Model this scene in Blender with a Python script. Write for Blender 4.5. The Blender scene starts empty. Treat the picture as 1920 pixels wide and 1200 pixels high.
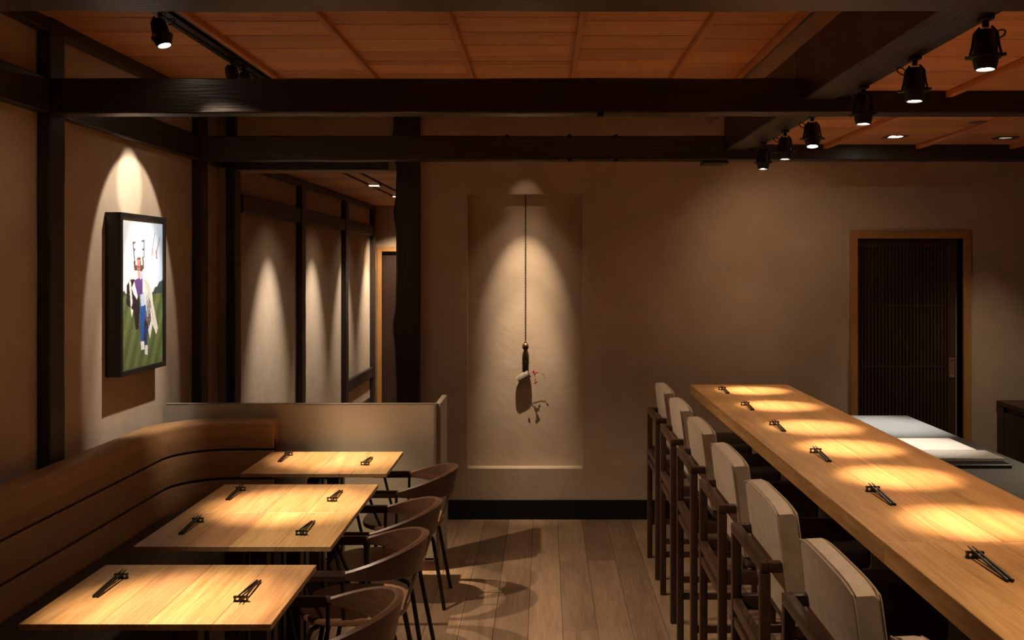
import bpy, bmesh, math, random
from math import pi, sin, cos, radians
from mathutils import Vector, Matrix

random.seed(7)
SC = bpy.context.scene
COL = SC.collection

# ------------------------------------------------------------------ camera
F = 1850.0                                   # focal length in pixels of the 1920 wide frame
cam_d = bpy.data.cameras.new('camera')
cam = bpy.data.objects.new('camera', cam_d)
COL.objects.link(cam)
cam.location = (0, 0, 1.8)
cam.rotation_euler = (pi / 2, 0, 0)
cam_d.sensor_fit = 'HORIZONTAL'
cam_d.sensor_width = 36.0
cam_d.lens = 36.0 * F / 1920
cam_d.shift_x = -62.0 / 1920
cam_d.shift_y = -100.0 / 1920
cam_d.clip_start = 0.05
cam_d.clip_end = 60
SC.camera = cam

# ------------------------------------------------------------------ world, exposure
world = bpy.data.worlds.new('world')
SC.world = world
world.use_nodes = True
world.node_tree.nodes['Background'].inputs[0].default_value = (1.0, 0.75, 0.5, 1)
world.node_tree.nodes['Background'].inputs[1].default_value = 0.01
vs = SC.view_settings
vs.view_transform = 'Standard'
vs.look = 'None'
vs.exposure = 1.0
vs.gamma = 1.0
vs.use_curve_mapping = False
SC.cycles.max_bounces = 8
SC.cycles.diffuse_bounces = 5
SC.cycles.glossy_bounces = 4
SC.cycles.sample_clamp_indirect = 4.0
SC.cycles.caustics_reflective = False
SC.cycles.caustics_refractive = False

# ------------------------------------------------------------------ light levels
WARM = (1.0, 0.73, 0.46)
SOFTW = (1.0, 0.80, 0.58)
NEUT = (1.0, 0.90, 0.78)
XB = 1.36                                    # track over the bar
XT = -1.69                                   # track over the tables


def spot(name, loc, target, power, size, blend=0.8, color=SOFTW, radius=0.02):
    d = bpy.data.lights.new(name, 'SPOT')
    d.energy = power
    d.color = color
    d.spot_size = radians(size)
    d.spot_blend = blend
    d.shadow_soft_size = radius
    o = bpy.data.objects.new(name, d)
    COL.objects.link(o)
    o.location = loc
    v = Vector(target) - Vector(loc)
    o.rotation_euler = v.to_track_quat('-Z', 'Y').to_euler()
    return o


BAR_SPOTS = [(3.046, 2.90), (3.63, 3.52), (4.214, 4.08), (5.022, 4.62), (5.59, 5.32), (6.15, 5.98)]
for y, ty in BAR_SPOTS + [(2.43, 2.02), (1.84, 1.70), (1.25, 1.2)]:
    spot('bar_spot_light', (XB, y, 2.40), (1.26, ty, 1.05), 190, 21, 1.0, WARM, 0.02)
    spot('bar_halo_light', (XB, y, 2.40), (1.31, ty, 1.05), 15, 40, 1.0, WARM, 0.02)
    spot('bar_spill_light', (XB, y, 2.40), (1.15, ty, 1.05), 4 if y > 3 else 12, 140, 1.0, WARM, 0.02)
spot('back_wall_fill_light', (XB, 6.17, 2.40), (1.62, 7.04, 1.85), 5.0, 96, 1.0, WARM, 0.02)  # extra fill at the farthest bar spot, added to brighten the back wall
# track over the tables: (track y, aim x, aim y, power, cone)
TABLE_SPOTS = [(3.00, -1.17, 3.06, 310, 24), (4.33, -1.13, 4.38, 370, 23), (5.33, -1.13, 5.50, 310, 25)]
for y, ax, ay, p, sz in TABLE_SPOTS:
    spot('table_spot_light', (XT, y, 2.74), (ax, ay, 0.74), p, sz, 1.0, WARM, 0.025)
    spot('table_spill_light', (XT, y, 2.74), (ax + 1.05, ay + .05, 0.3), 85, 64, 0.8, SOFTW, 0.02)
spot('bench_fill_light', (XT, 3.7, 2.80), (-2.32, 3.9, 1.1), 3, 120, 1.0, SOFTW, 0.02)  # added fill without a fixture, lifts the left wall and the bench
spot('picture_spot_light', (-1.62, 5.47, 2.76), (-2.25, 5.53, 1.50), 64, 36, 0.7, NEUT, 0.02)
spot('picture_spill_light', (-1.62, 5.47, 2.76), (-2.32, 5.54, 1.88), 30, 52, 0.15, NEUT, 0.015)
spot('picture_flare_light', (-1.62, 5.47, 2.76), (-2.32, 5.51, 2.27), 26, 25, 0.55, NEUT, 0.01)
spot('niche_spot_light', (-0.14, 6.665, 2.585), (-0.14, 7.15, 1.52), 52, 35, 1.0, SOFTW, 0.010)
spot('niche_beam_light', (-0.14, 6.665, 2.585), (-0.14, 7.15, 0.85), 62, 27, 1.0, SOFTW, 0.010)
spot('niche_halo_light', (-0.14, 6.665, 2.585), (-0.14, 7.15, 1.42), 5, 62, 1.0, SOFTW, 0.010)
spot('niche_glow_light', (-0.14, 6.665, 2.585), (-0.14, 7.04, 2.28), 1.0, 36, 1.0, SOFTW, 0.010)
for y in (8.05, 9.55, 11.04, 12.5):
    spot('corridor_spot_light', (-1.65, y, 2.52), (-2.26, y, 0.8), 95, 50, 1.0, NEUT, 0.02)
    spot('corridor_spill_light', (-1.65, y, 2.52), (-1.9, y, 0.3), 7, 110, 1.0, SOFTW, 0.02)
spot('corridor_end_fill_light', (-1.75, 12.3, 2.52), (-2.0, 13.0, 1.1), 80, 80, 1.0, SOFTW, 0.02)  # added fill without a lamp body, brightens the far door frame
spot('kitchen_spot_and_fill_light', (2.10, 5.95, 2.56), (2.02, 5.88, 0.85), 240, 33, 1.0, NEUT, 0.02)
spot('kitchen_spot_and_fill_light', (1.95, 4.95, 2.56), (1.9, 5.03, 0.88), 95, 26, 1.0, NEUT, 0.02)
for x, y, p in ((2.85, 6.07, 24), (2.95, 4.3, 70), (3.4, 2.2, 110)):  # added fill lights that lift the right wall and the low ceiling
    spot('kitchen_spot_and_fill_light', (x, y, 2.56), (x + .12, y + (.55 if y > 6 else .05), 0.0), p, 80, 1.0, SOFTW, 0.02)


# ------------------------------------------------------------------ materials
def mat_base(name):
    m = bpy.data.materials.new(name)
    m.use_nodes = True
    nt = m.node_tree
    b = nt.nodes['Principled BSDF']
    return m, nt, b


def plain(name, col, rough=0.5, metal=0.0, spec=0.5, emit=None, es=0.0):
    m, nt, b = mat_base(name)
    b.inputs['Base Color'].default_value = (*col, 1)
    b.inputs['Roughness'].default_value = rough
    b.inputs['Metallic'].default_value = metal
    b.inputs['Specular IOR Level'].default_value = spec
    if emit:
        b.inputs['Emission Color'].default_value = (*emit, 1)
        b.inputs['Emission Strength'].default_value = es
    return m


def speckled(name, c1, c2, scale, rough=0.6, bump=0.1, dist=0.002, spec=0.4):
    m, nt, b = mat_base(name)
    N, L = nt.nodes, nt.links
    tc = N.new('ShaderNodeTexCoord')
    nz = N.new('ShaderNodeTexNoise')
    nz.inputs['Scale'].default_value = scale
    nz.inputs['Detail'].default_value = 6
    L.new(tc.outputs['Object'], nz.inputs['Vector'])
    cr = N.new('ShaderNodeValToRGB')
    cr.color_ramp.elements[0].position = 0.35
    cr.color_ramp.elements[1].position = 0.65
    cr.color_ramp.elements[0].color = (*c1, 1)
    cr.color_ramp.elements[1].color = (*c2, 1)
    L.new(nz.outputs['Fac'], cr.inputs['Fac'])
    L.new(cr.outputs['Color'], b.inputs['Base Color'])
    bp = N.new('ShaderNodeBump')
    bp.inputs['Strength'].default_value = bump
    bp.inputs['Distance'].default_value = dist
    L.new(nz.outputs['Fac'], bp.inputs['Height'])
    L.new(bp.outputs['Normal'], b.inputs['Normal'])
    b.inputs['Roughness'].default_value = rough
    b.inputs['Specular IOR Level'].default_value = spec
    return m


def wood(name, c1, c2, scale, fine, rough=0.45, bump=0.25, var=0.25, spec=0.4, contrast=(0.3, 0.7), dist=0.0015, hue=0.0):
    """scale / fine: xyz frequencies of the broad figure and of the pores (low along the grain)."""
    m, nt, b = mat_base(name)
    N, L = nt.nodes, nt.links
    tc = N.new('ShaderNodeTexCoord')
    oi = N.new('ShaderNodeObjectInfo')
    mul = N.new('ShaderNodeMath'); mul.operation = 'MULTIPLY'; mul.inputs[1].default_value = 37.0
    L.new(oi.outputs['Random'], mul.inputs[0])
    add = N.new('ShaderNodeVectorMath'); add.operation = 'ADD'
    L.new(tc.outputs['Object'], add.inputs[0])
    L.new(mul.outputs[0], add.inputs[1])
    mp = N.new('ShaderNodeMapping'); mp.inputs['Scale'].default_value = scale
    L.new(add.outputs[0], mp.inputs['Vector'])
    n1 = N.new('ShaderNodeTexNoise')
    n1.inputs['Scale'].default_value = 1.0
    n1.inputs['Detail'].default_value = 5
    n1.inputs['Roughness'].default_value = 0.6
    n1.inputs['Distortion'].default_value = 0.8
    L.new(mp.outputs[0], n1.inputs['Vector'])
    mp2 = N.new('ShaderNodeMapping'); mp2.inputs['Scale'].default_value = fine
    L.new(add.outputs[0], mp2.inputs['Vector'])
    n2 = N.new('ShaderNodeTexNoise')
    n2.inputs['Scale'].default_value = 1.0
    n2.inputs['Detail'].default_value = 3
    L.new(mp2.outputs[0], n2.inputs['Vector'])
    mix = N.new('ShaderNodeMix'); mix.data_type = 'FLOAT'
    mix.inputs['Factor'].default_value = 0.48
    L.new(n1.outputs['Fac'], mix.inputs['A'])
    L.new(n2.outputs['Fac'], mix.inputs['B'])
    cr = N.new('ShaderNodeValToRGB')
    cr.color_ramp.elements[0].position = contrast[0]
    cr.color_ramp.elements[1].position = contrast[1]
    cr.color_ramp.elements[0].color = (*c1, 1)
    cr.color_ramp.elements[1].color = (*c2, 1)
    L.new(mix.outputs['Result'], cr.inputs['Fac'])
    hsv = N.new('ShaderNodeHueSaturation')
    mr = N.new('ShaderNodeMapRange')
    mr.inputs['To Min'].default_value = 1.0 - var
    mr.inputs['To Max'].default_value = 1.0 + var
    L.new(oi.outputs['Random'], mr.inputs['Value'])
    L.new(mr.outputs['Result'], hsv.inputs['Value'])
    if hue:
        fr = N.new('ShaderNodeMath'); fr.operation = 'FRACT'
        L.new(mul.outputs[0], fr.inputs[0])
        mh = N.new('ShaderNodeMapRange')
        mh.inputs['To Min'].default_value = 0.5 - hue
        mh.inputs['To Max'].default_value = 0.5 + hue
        L.new(fr.outputs[0], mh.inputs['Value'])
        L.new(mh.outputs['Result'], hsv.inputs['Hue'])
    L.new(cr.outputs['Color'], hsv.inputs['Color'])
    L.new(hsv.outputs['Color'], b.inputs['Base Color'])
    bp = N.new('ShaderNodeBump')
    bp.inputs['Strength'].default_value = bump
    bp.inputs['Distance'].default_value = dist
    L.new(mix.outputs['Result'], bp.inputs['Height'])
    L.new(bp.outputs['Normal'], b.inputs['Normal'])
    b.inputs['Roughness'].default_value = rough
    b.inputs['Specular IOR Level'].default_value = spec
    return m


def plaster(name, c1, c2, bump=0.6):
    m, nt, b = mat_base(name)
    N, L = nt.nodes, nt.links
    tc = N.new('ShaderNodeTexCoord')
    n1 = N.new('ShaderNodeTexNoise')
    n1.inputs['Scale'].default_value = 1.7
    n1.inputs['Detail'].default_value = 8
    n1.inputs['Roughness'].default_value = 0.62
    n1.inputs['Distortion'].default_value = 0.6
    L.new(tc.outputs['Object'], n1.inputs['Vector'])
    cr = N.new('ShaderNodeValToRGB')
    cr.color_ramp.elements[0].position = 0.32
    cr.color_ramp.elements[1].position = 0.68
    cr.color_ramp.elements[0].color = (*c1, 1)
    cr.color_ramp.elements[1].color = (*c2, 1)
    L.new(n1.outputs['Fac'], cr.inputs['Fac'])
    L.new(cr.outputs['Color'], b.inputs['Base Color'])
    n2 = N.new('ShaderNodeTexNoise')          # trowel marks
    n2.inputs['Scale'].default_value = 7.0
    n2.inputs['Detail'].default_value = 7
    n2.inputs['Roughness'].default_value = 0.55
    n2.inputs['Distortion'].default_value = 0.9
    L.new(tc.outputs['Object'], n2.inputs['Vector'])
    n3 = N.new('ShaderNodeTexNoise')
    n3.inputs['Scale'].default_value = 160.0
    n3.inputs['Detail'].default_value = 2
    L.new(tc.outputs['Object'], n3.inputs['Vector'])
    mm = N.new('ShaderNodeMath'); mm.operation = 'MULTIPLY_ADD'
    mm.inputs[1].default_value = 0.05
    L.new(n3.outputs['Fac'], mm.inputs[0])
    L.new(n2.outputs['Fac'], mm.inputs[2])
    bp = N.new('ShaderNodeBump')
    bp.inputs['Strength'].default_value = bump
    bp.inputs['Distance'].default_value = 0.006
    L.new(mm.outputs[0], bp.inputs['Height'])
    L.new(bp.outputs['Normal'], b.inputs['Normal'])
    b.inputs['Roughness'].default_value = 0.85
    b.inputs['Specular IOR Level'].default_value = 0.2
    return m


M = {}
M['plaster'] = plaster('clay_plaster', (0.42, 0.315, 0.22), (0.51, 0.39, 0.28))
M['floor'] = wood('floor_oak', (0.175, 0.10, 0.058), (0.37, 0.235, 0.148), (9, 0.9, 9), (120, 5, 60), 0.42, 0.3, 0.30, 0.4, hue=0.008)
M['ceil'] = wood('cedar_ceiling', (0.46, 0.21, 0.09), (0.72, 0.37, 0.17), (1.1, 14, 14), (6, 150, 60), 0.55, 0.2, 0.16, 0.3)
M['batten'] = wood('cedar_batten', (0.46, 0.20, 0.08), (0.62, 0.30, 0.13), (14, 1.1, 14), (150, 6, 60), 0.5, 0.2, 0.1, 0.3)
BK1, BK2 = (0.014, 0.008, 0.006), (0.040, 0.026, 0.019)
M['beam_x'] = wood('burnt_timber_x', BK1, BK2, (1.2, 18, 18), (5, 130, 130), 0.42, 0.8, 0.1, 0.5, dist=0.006)
M['beam_y'] = wood('burnt_timber_y', BK1, BK2, (18, 1.2, 18), (130, 5, 130), 0.42, 0.8, 0.1, 0.5, dist=0.006)
M['beam_z'] = wood('burnt_timber_z', BK1, BK2, (18, 18, 1.2), (130, 130, 5), 0.42, 0.8, 0.1, 0.5, dist=0.006)
OK1, OK2 = (0.33, 0.165, 0.062), (0.59, 0.345, 0.155)
M['oak_y'] = wood('table_oak', OK1, OK2, (16, 1.3, 16), (170, 5, 60), 0.40, 0.6, 0.17, 0.4, (0.34, 0.66), hue=0.007)
M['bar_y'] = wood('bar_oak', (0.30, 0.14, 0.046), (0.56, 0.30, 0.115), (20, 1.0, 20), (220, 6, 60), 0.40, 0.5, 0.20, 0.4, (0.34, 0.66), hue=0.007)
M['bench'] = wood('bench_oak', (0.24, 0.118, 0.045), (0.40, 0.215, 0.090), (1.6, 1.6, 20), (9, 9, 190), 0.42, 0.3, 0.10, 0.4)
M['frame_z'] = wood('door_frame_oak', (0.33, 0.15, 0.045), (0.48, 0.24, 0.08), (20, 20, 1.3), (160, 160, 6), 0.45, 0.2, 0.06, 0.4)
M['frame_x'] = wood('door_frame_oak_x', (0.33, 0.15, 0.045), (0.48, 0.24, 0.08), (1.3, 20, 20), (6, 160, 160), 0.45, 0.2, 0.06, 0.4)
M['darkwood'] = wood('dark_stained_wood', (0.030, 0.014, 0.008), (0.064, 0.030, 0.018), (18, 18, 1.4), (160, 160, 6), 0.45, 0.25, 0.15, 0.4)
M['darkwood_y'] = wood('dark_stained_wood_y', (0.034, 0.017, 0.010), (0.070, 0.036, 0.022), (18, 1.4, 18), (160, 6, 160), 0.5, 0.25, 0.15, 0.4)
M['walnut'] = wood('walnut', (0.042, 0.018, 0.009), (0.100, 0.046, 0.023), (3, 3, 28), (12, 12, 200), 0.38, 0.2, 0.1, 0.45)
M['walnut_dark'] = wood('walnut_dark', (0.026, 0.011, 0.006), (0.060, 0.027, 0.014), (3, 3, 28), (12, 12, 200), 0.42, 0.2, 0.1, 0.4)
M['stoolwood'] = wood('stool_walnut', (0.034, 0.015, 0.008), (0.074, 0.034, 0.017), (16, 16, 2.0), (150, 150, 8), 0.40, 0.2, 0.08, 0.45)
M['leather'] = speckled('cream_leather', (0.40, 0.30, 0.22), (0.47, 0.36, 0.27), 22, 0.48, 0.12, 0.002, 0.4)
M['seat_leather'] = speckled('dark_brown_leather', (0.055, 0.036, 0.025), (0.070, 0.047, 0.033), 30, 0.45, 0.1)
M['seatwood'] = wood('seat_walnut', (0.13, 0.06, 0.032), (0.26, 0.135, 0.075), (3, 28, 3), (12, 200, 12), 0.38, 0.2, 0.1, 0.45)
M['piping'] = plain('leather_piping', (0.42, 0.31, 0.22), 0.45)
M['darkleather'] = speckled('dark_leather', (0.030, 0.026, 0.022), (0.045, 0.038, 0.032), 30, 0.38, 0.1)
M['stone'] = speckled('grey_stone', (0.085, 0.09, 0.09), (0.20, 0.21, 0.21), 150, 0.5, 0.15, 0.001, 0.4)
M['partition'] = speckled('grey_lacquer_panel', (0.36, 0.305, 0.225), (0.41, 0.35, 0.265), 3.0, 0.42, 0.04, 0.002, 0.4)
M['part_trim'] = plain('panel_edge', (0.22, 0.17, 0.115), 0.4)
M['black'] = plain('black_metal', (0.010, 0.009, 0.008), 0.42)
M['blackmatte'] = plain('black_matte', (0.008, 0.007, 0.006), 0.8, spec=0.2)
M['iron'] = plain('dark_steel', (0.030, 0.024, 0.020), 0.35, 0.6)
M['rod'] = plain('bronze_rod', (0.16, 0.115, 0.075), 0.35, 0.8)
M['lens'] = plain('lamp_lens', (1, 0.95, 0.85), 0.3, emit=(1.0, 0.90, 0.74), es=30.0)
M['lens_dim'] = plain('lamp_lens_dim', (0.3, 0.25, 0.2), 0.3, emit=(1.0, 0.85, 0.65), es=0.15)
M['lens_warm'] = plain('lamp_lens_warm', (1, 0.8, 0.6), 0.3, emit=(1.0, 0.62, 0.42), es=0.9)
M['lacquer'] = plain('black_lacquer', (0.008, 0.006, 0.005), 0.36, spec=0.25)
M['lacquer_red'] = plain('brown_lacquer', (0.030, 0.011, 0.007), 0.18, spec=0.6)
M['brass'] = plain('aged_brass', (0.42, 0.28, 0.12), 0.3, 1.0)
M['bronze'] = plain('dark_bronze', (0.035, 0.022, 0.015), 0.3, 0.5)
M['clay'] = speckled('raku_clay', (0.19, 0.15, 0.12), (0.36, 0.29, 0.22), 60, 0.8, 0.5, 0.003)
M['cordm'] = plain('braided_cord', (0.03, 0.02, 0.013), 0.8)
M['petal'] = plain('red_petal', (0.40, 0.02, 0.035), 0.5)
M['stem'] = plain('plant_stem', (0.11, 0.09, 0.04), 0.6)
M['whiteboard'] = wood('white_board', (0.66, 0.60, 0.52), (0.76, 0.71, 0.63), (2, 16, 16), (8, 160, 60), 0.5, 0.1, 0.05, 0.3)
M['greyboard'] = speckled('grey_board', (0.40, 0.37, 0.33), (0.50, 0.47, 0.42), 60, 0.5, 0.05)
M['handle'] = plain('bronze_handle', (0.38, 0.27, 0.18), 0.35, 0.7)
M['picframe'] = plain('black_frame', (0.012, 0.009, 0.007), 0.45)
M['greymetal'] = plain('grey_metal', (0.12, 0.10, 0.085), 0.45, 0.3)


# ------------------------------------------------------------------ mesh helpers
class MB:
    def __init__(self):
        self.bm = bmesh.new()

    def box(self, x0, x1, y0, y1, z0, z1, bev=0.0, seg=2, mtx=None):
        co = [(x, y, z) for x in (x0, x1) for y in (y0, y1) for z in (z0, z1)]
        v = [self.bm.verts.new(c) for c in co]
        fs = [(0, 1, 3, 2), (4, 6, 7, 5), (0, 4, 5, 1), (2, 3, 7, 6), (0, 2, 6, 4), (1, 5, 7, 3)]
        faces = [self.bm.faces.new([v[i] for i in f]) for f in fs]
        if mtx is not None:
            for q in v:
                q.co = mtx @ q.co
        if bev > 0:
            es = {e for f in faces for e in f.edges}
            bmesh.ops.bevel(self.bm, geom=list(es), offset=bev, segments=seg, profile=0.6, affect='EDGES')
        return self

    def tube(self, pts, r, n=8, caps=True):
        pts = [Vector(p) for p in pts]
        rs = r if isinstance(r, (list, tuple)) else [r] * len(pts)
        t0 = (pts[1] - pts[0]).normalized()
        up = Vector((0, 0, 1)) if abs(t0.z) < 0.9 else Vector((1, 0, 0))
        u = t0.cross(up).normalized()
        rings = []
        for i, p in enumerate(pts):
            if i == 0:
                t = t0
            elif i == len(pts) - 1:
                t = (pts[i] - pts[i - 1]).normalized()
            else:
                t = ((pts[i] - pts[i - 1]).normalized() + (pts[i + 1] - pts[i]).normalized()).normalized()
            u = (u - t * u.dot(t)).normalized()
            w = t.cross(u)
            rings.append([self.bm.verts.new(p + (u * cos(2 * pi * k / n) + w * sin(2 * pi * k / n)) * rs[i]) for k in range(n)])
        for a, b in zip(rings, rings[1:]):
            for k in range(n):
                self.bm.faces.new((a[k], a[(k + 1) % n], b[(k + 1) % n], b[k]))
        if caps:
            self.bm.faces.new(rings[0][::-1])
            self.bm.faces.new(rings[-1])
        return self

    def lathe(self, prof, n=20, mtx=None):
        mtx = mtx or Matrix()
        rings = []
        for r, z in prof:
            if r < 1e-6:
                rings.append([self.bm.verts.new(mtx @ Vector((0, 0, z)))])
            else:
                rings.append([self.bm.verts.new(mtx @ Vector((r * cos(2 * pi * k / n), r * sin(2 * pi * k / n), z))) for k in range(n)])
        for a, b in zip(rings, rings[1:]):
            for k in range(n):
                k2 = (k + 1) % n
                if len(a) == 1 and len(b) == 1:
                    continue
                if len(a) == 1:
                    self.bm.faces.new((a[0], b[k], b[k2]))
                elif len(b) == 1:
                    self.bm.faces.new((a[k], a[k2], b[0]))
                else:
                    self.bm.faces.new((a[k], a[k2], b[k2], b[k]))
        return self

    def prism(self, poly, axis, a, b, bev=0.0):
        """poly in the two axes other than `axis` (in xyz order), extruded from a to b."""
        def p3(p, t):
            if axis == 'x':
                return (t, p[0], p[1])
            if axis == 'y':
                return (p[0], t, p[1])
            return (p[0], p[1], t)
        A = [self.bm.verts.new(p3(p, a)) for p in poly]
        B = [self.bm.verts.new(p3(p, b)) for p in poly]
        n = len(poly)
        fs = [self.bm.faces.new(A[::-1]), self.bm.faces.new(B)]
        for i in range(n):
            fs.append(self.bm.faces.new((A[i], A[(i + 1) % n], B[(i + 1) % n], B[i])))
        if bev > 0:
            es = {e for f in fs for e in f.edges}
            bmesh.ops.bevel(self.bm, geom=list(es), offset=bev, segments=2, profile=0.6, affect='EDGES')
        return self

    def loft(self, rings, closed_ends=True):
        R = [[self.bm.verts.new(p) for p in r] for r in rings]
        n = len(R[0])
        for a, b in zip(R, R[1:]):
            for k in range(n):
                self.bm.faces.new((a[k], a[(k + 1) % n], b[(k + 1) % n], b[k]))
        if closed_ends:
            self.bm.faces.new(R[0][::-1])
            self.bm.faces.new(R[-1])
        return self

    def mesh(self, name, mat, smooth=False):
        bmesh.ops.recalc_face_normals(self.bm, faces=self.bm.faces[:])
        me = bpy.data.meshes.new(name)
        if smooth:
            for f in self.bm.faces:
                f.smooth = True
            for e in self.bm.edges:
                if len(e.link_faces) == 2 and e.calc_face_angle(0) > 0.7:
                    e.smooth = False
        self.bm.to_mesh(me)
        self.bm.free()
        me.materials.append(M[mat] if isinstance(mat, str) else mat)
        return me

    def build(self, name, mat, parent=None, smooth=False, world=True):
        """world: the shapes were given in world space; they are moved into the parent's space."""
        if parent is not None and world:
            off = origin(parent)
            for v in self.bm.verts:
                v.co -= off
        o = bpy.data.objects.new(name, self.mesh(name, mat, smooth))
        COL.objects.link(o)
        if parent is not None:
            o.parent = parent
        return o


def origin(o):
    v = Vector((0, 0, 0))
    while o is not None:
        v += Vector(o.location)
        o = o.parent
    return v


def thing(name, label, cat, loc=(0, 0, 0), group=None):
    o = bpy.data.objects.new(name, None)
    COL.objects.link(o)
    o.location = loc
    o['label'] = label
    o['category'] = cat
    if group:
        o['group'] = group
    return o


def tag(o, label, cat, group=None):
    o['label'] = label
    o['category'] = cat
    if group:
        o['group'] = group
    return o


def struct(o):
    o['kind'] = 'structure'
    return o


def copy_tree(o, parent=None):
    c = o.copy()
    COL.objects.link(c)
    if parent is not None:
        c.parent = parent
    for ch in list(o.children):
        copy_tree(ch, c)
    return c


_cache = {}


def piece(name, mat, parent, x0, x1, y0, y1, z0, z1, bev=0.0):
    """a plank-like piece with its own origin at its centre; equal sizes share one mesh"""
    key = (name, mat, round(x1 - x0, 3), round(y1 - y0, 3), round(z1 - z0, 4), bev)
    hx, hy, hz = (x1 - x0) / 2, (y1 - y0) / 2, (z1 - z0) / 2
    if key not in _cache:
        b = MB()
        b.box(-hx, hx, -hy, hy, -hz, hz, bev, 1)
        _cache[key] = b.mesh(name, mat)
    o = bpy.data.objects.new(name, _cache[key])
    COL.objects.link(o)
    c = Vector(((x0 + x1) / 2, (y0 + y1) / 2, (z0 + z1) / 2))
    if parent is not None:
        o.parent = parent
        c -= origin(parent)
    o.location = c
    return o


# ================================================================== THE SHELL
XL, XR, YB, YF = -2.32, 4.3, 7.04, -1.6
ZC, ZK, ZCO = 2.94, 2.60, 2.60
# floor
fl = struct(MB().box(XL - .1, XR + .1, YF - .1, YB + .1, -0.12, -0.012).build('floor', 'darkwood_y'))
pw = 0.172
x = XL
row = 0
rnd = random.Random(3)
while x < XR - 0.01:
    x1 = min(x + pw, XR)
    if x > 1.55:                              # behind the bar the floor is hidden
        piece('plank', 'floor', fl, x, XR, YF, YB, -0.012, 0.0, 0.001)
        break
    y = 1.2 + rnd.uniform(-1.6, 0)
    piece('plank', 'floor', fl, x + .0008, x1 - .0008, YF, max(y, YF + .3), -0.012, 0.0, 0.001)
    y = max(y, YF + .3)
    while y < YB:
        ln = rnd.choice((1.15, 1.5, 1.9, 2.3))
        y1 = min(y + ln, YB)
        if YB - y1 < 0.25:
            y1 = YB
        piece('plank', 'floor', fl, x + .0008, x1 - .0008, y + .0008, y1 - .0008, -0.012, 0.0, 0.001)
        y = y1
    x = x1
    row += 1

# back wall with the passage, the niche and the door opening
NX0, NX1, NZ0, NZ1, NY = -0.5556, 0.270, 0.358, 2.3175, 7.15
OX0, OX1, OZ = -2.244, -1.05, 2.485
DX0, DX1, DZ = 2.226, 2.98, 2.0
b = MB()
WT = YB + 0.2
b.box(XL, OX0, YB, WT, 0, ZC)
b.box(OX0, OX1, YB, WT, OZ, ZC)
b.box(OX1, NX0, YB, WT, 0, ZC)
b.box(NX0, NX1, YB, WT, 0, NZ0)
b.box(NX0, NX1, YB, WT, NZ1, ZC)
b.box(NX0, NX1, NY, WT, NZ0, NZ1)
b.box(NX1, DX0, YB, WT, 0, ZC)
b.box(DX0, DX1, YB, WT, DZ, ZC)
b.box(DX1, XR + .1, YB, WT, 0, ZC)
struct(b.build('wall_back', 'plaster'))
struct(MB().box(XL - .1, XL, YF, WT, 0, ZC).build('wall_left', 'plaster'))
struct(MB().box(XR, XR + .1, YF, YB, 0, ZC).build('wall_right', 'plaster'))
struct(MB().box(XL - .1, XR + .1, YF - .1, YF, 0, ZC).build('wall_front', 'darkwood'))
# dropped fascia above the long beam, between the high and the low ceiling
BX0, BX1 = 1.177, 1.32
struct(MB().box(BX0, BX1, YF, YB, 2.813, ZC).build('wall_fascia', 'plaster'))
struct(MB().box(-0.69, DX0 - .055, YB - .018, YB, 0, 0.137, 0.002, 1).build('baseboard_back', 'blackmatte'))
struct(MB().box(DX1 + .055, XR, YB - .018, YB, 0, 0.137, 0.002, 1).build('baseboard_right', 'blackmatte'))

# high ceiling over the tables: cedar boards between battens
ce = struct(MB().box(XL - .1, BX0 + .06, YF, YB + .1, ZC + .05, ZC + .12).build('ceiling_high', 'darkwood'))
bat_x = [-1.595, -1.01, -0.43, 0.165, 0.76, 1.15]
edges = [XL] + bat_x + [BX0]
TX0, TX1 = -1.75, -1.634                     # slot of the lighting track
for i in range(len(edges) - 1):
    xa, xb = edges[i], edges[i + 1]
    if xb - xa < 0.06:
        continue
    if i == 0:
        xb = TX0 - .004
    cuts = [1.95 + (i % 3) * 0.012]
    while cuts[-1] < YB - .05:
        cuts.append(cuts[-1] + 0.285 + 0.006 * ((i * 7 + len(cuts) * 3) % 3))
    cuts[-1] = YB
    slots = ()
    if i in (2, 3):                            # a narrow strip between two open gaps in these bays
        slots = (5.478, 5.565)
        cuts = sorted([c for c in cuts if abs(c - 5.52) > .12] + list(slots))
    for c0, c1 in zip(cuts, cuts[1:]):
        g0 = .008 if c0 in slots else .003
        g1 = .008 if c1 in slots else .009
        piece('board', 'ceil', ce, xa + .001, xb - .001, c0 + g0, c1 - g1, ZC, ZC + .012, 0.002)
for i, bx in enumerate(bat_x):
    piece('batten', 'batten', ce, bx - .014, bx + .014, 1.9, YB - .001, ZC - .03, ZC - .0005, 0.002)
# low ceiling over the kitchen
ck = struct(MB().box(BX1 + .006, XR + .1, YF, YB + .1, 2.70, 2.78).build('ceiling_low', 'darkwood'))
kb = [1.42, 1.84, 2.445, 3.06, 3.675, XR]
for i in range(len(kb) - 1):
    y = 2.0 + (i % 2) * 0.01
    xa = kb[i] if i else 1.325
    while y < YB:
        w = 0.283
        y1 = min(y + w, YB)
        for ba, bb in ((2.563, 2.714), (4.498, 4.614), (6.473, 6.602)):    # the crossbeams interrupt the boards
            if y < ba < y1:
                y1 = ba
            elif ba <= y < bb:
                y = bb
                y1 = min(y + .2, YB)
        if y1 - y > .02:
            piece('board', 'ceil', ck, xa + .001, kb[i + 1] - .001, y + .002, y1 - .008, ZK, ZK + .012, 0.002)
        y = y1
    if i < len(kb) - 2:
        bx = kb[i + 1]
        for ba, bb in ((2.716, 4.496), (4.616, 6.471)): piece('batten', 'batten', ck, bx - .016, bx + .016, ba, bb, ZK - .028, ZK - .0005, 0.002)
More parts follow.
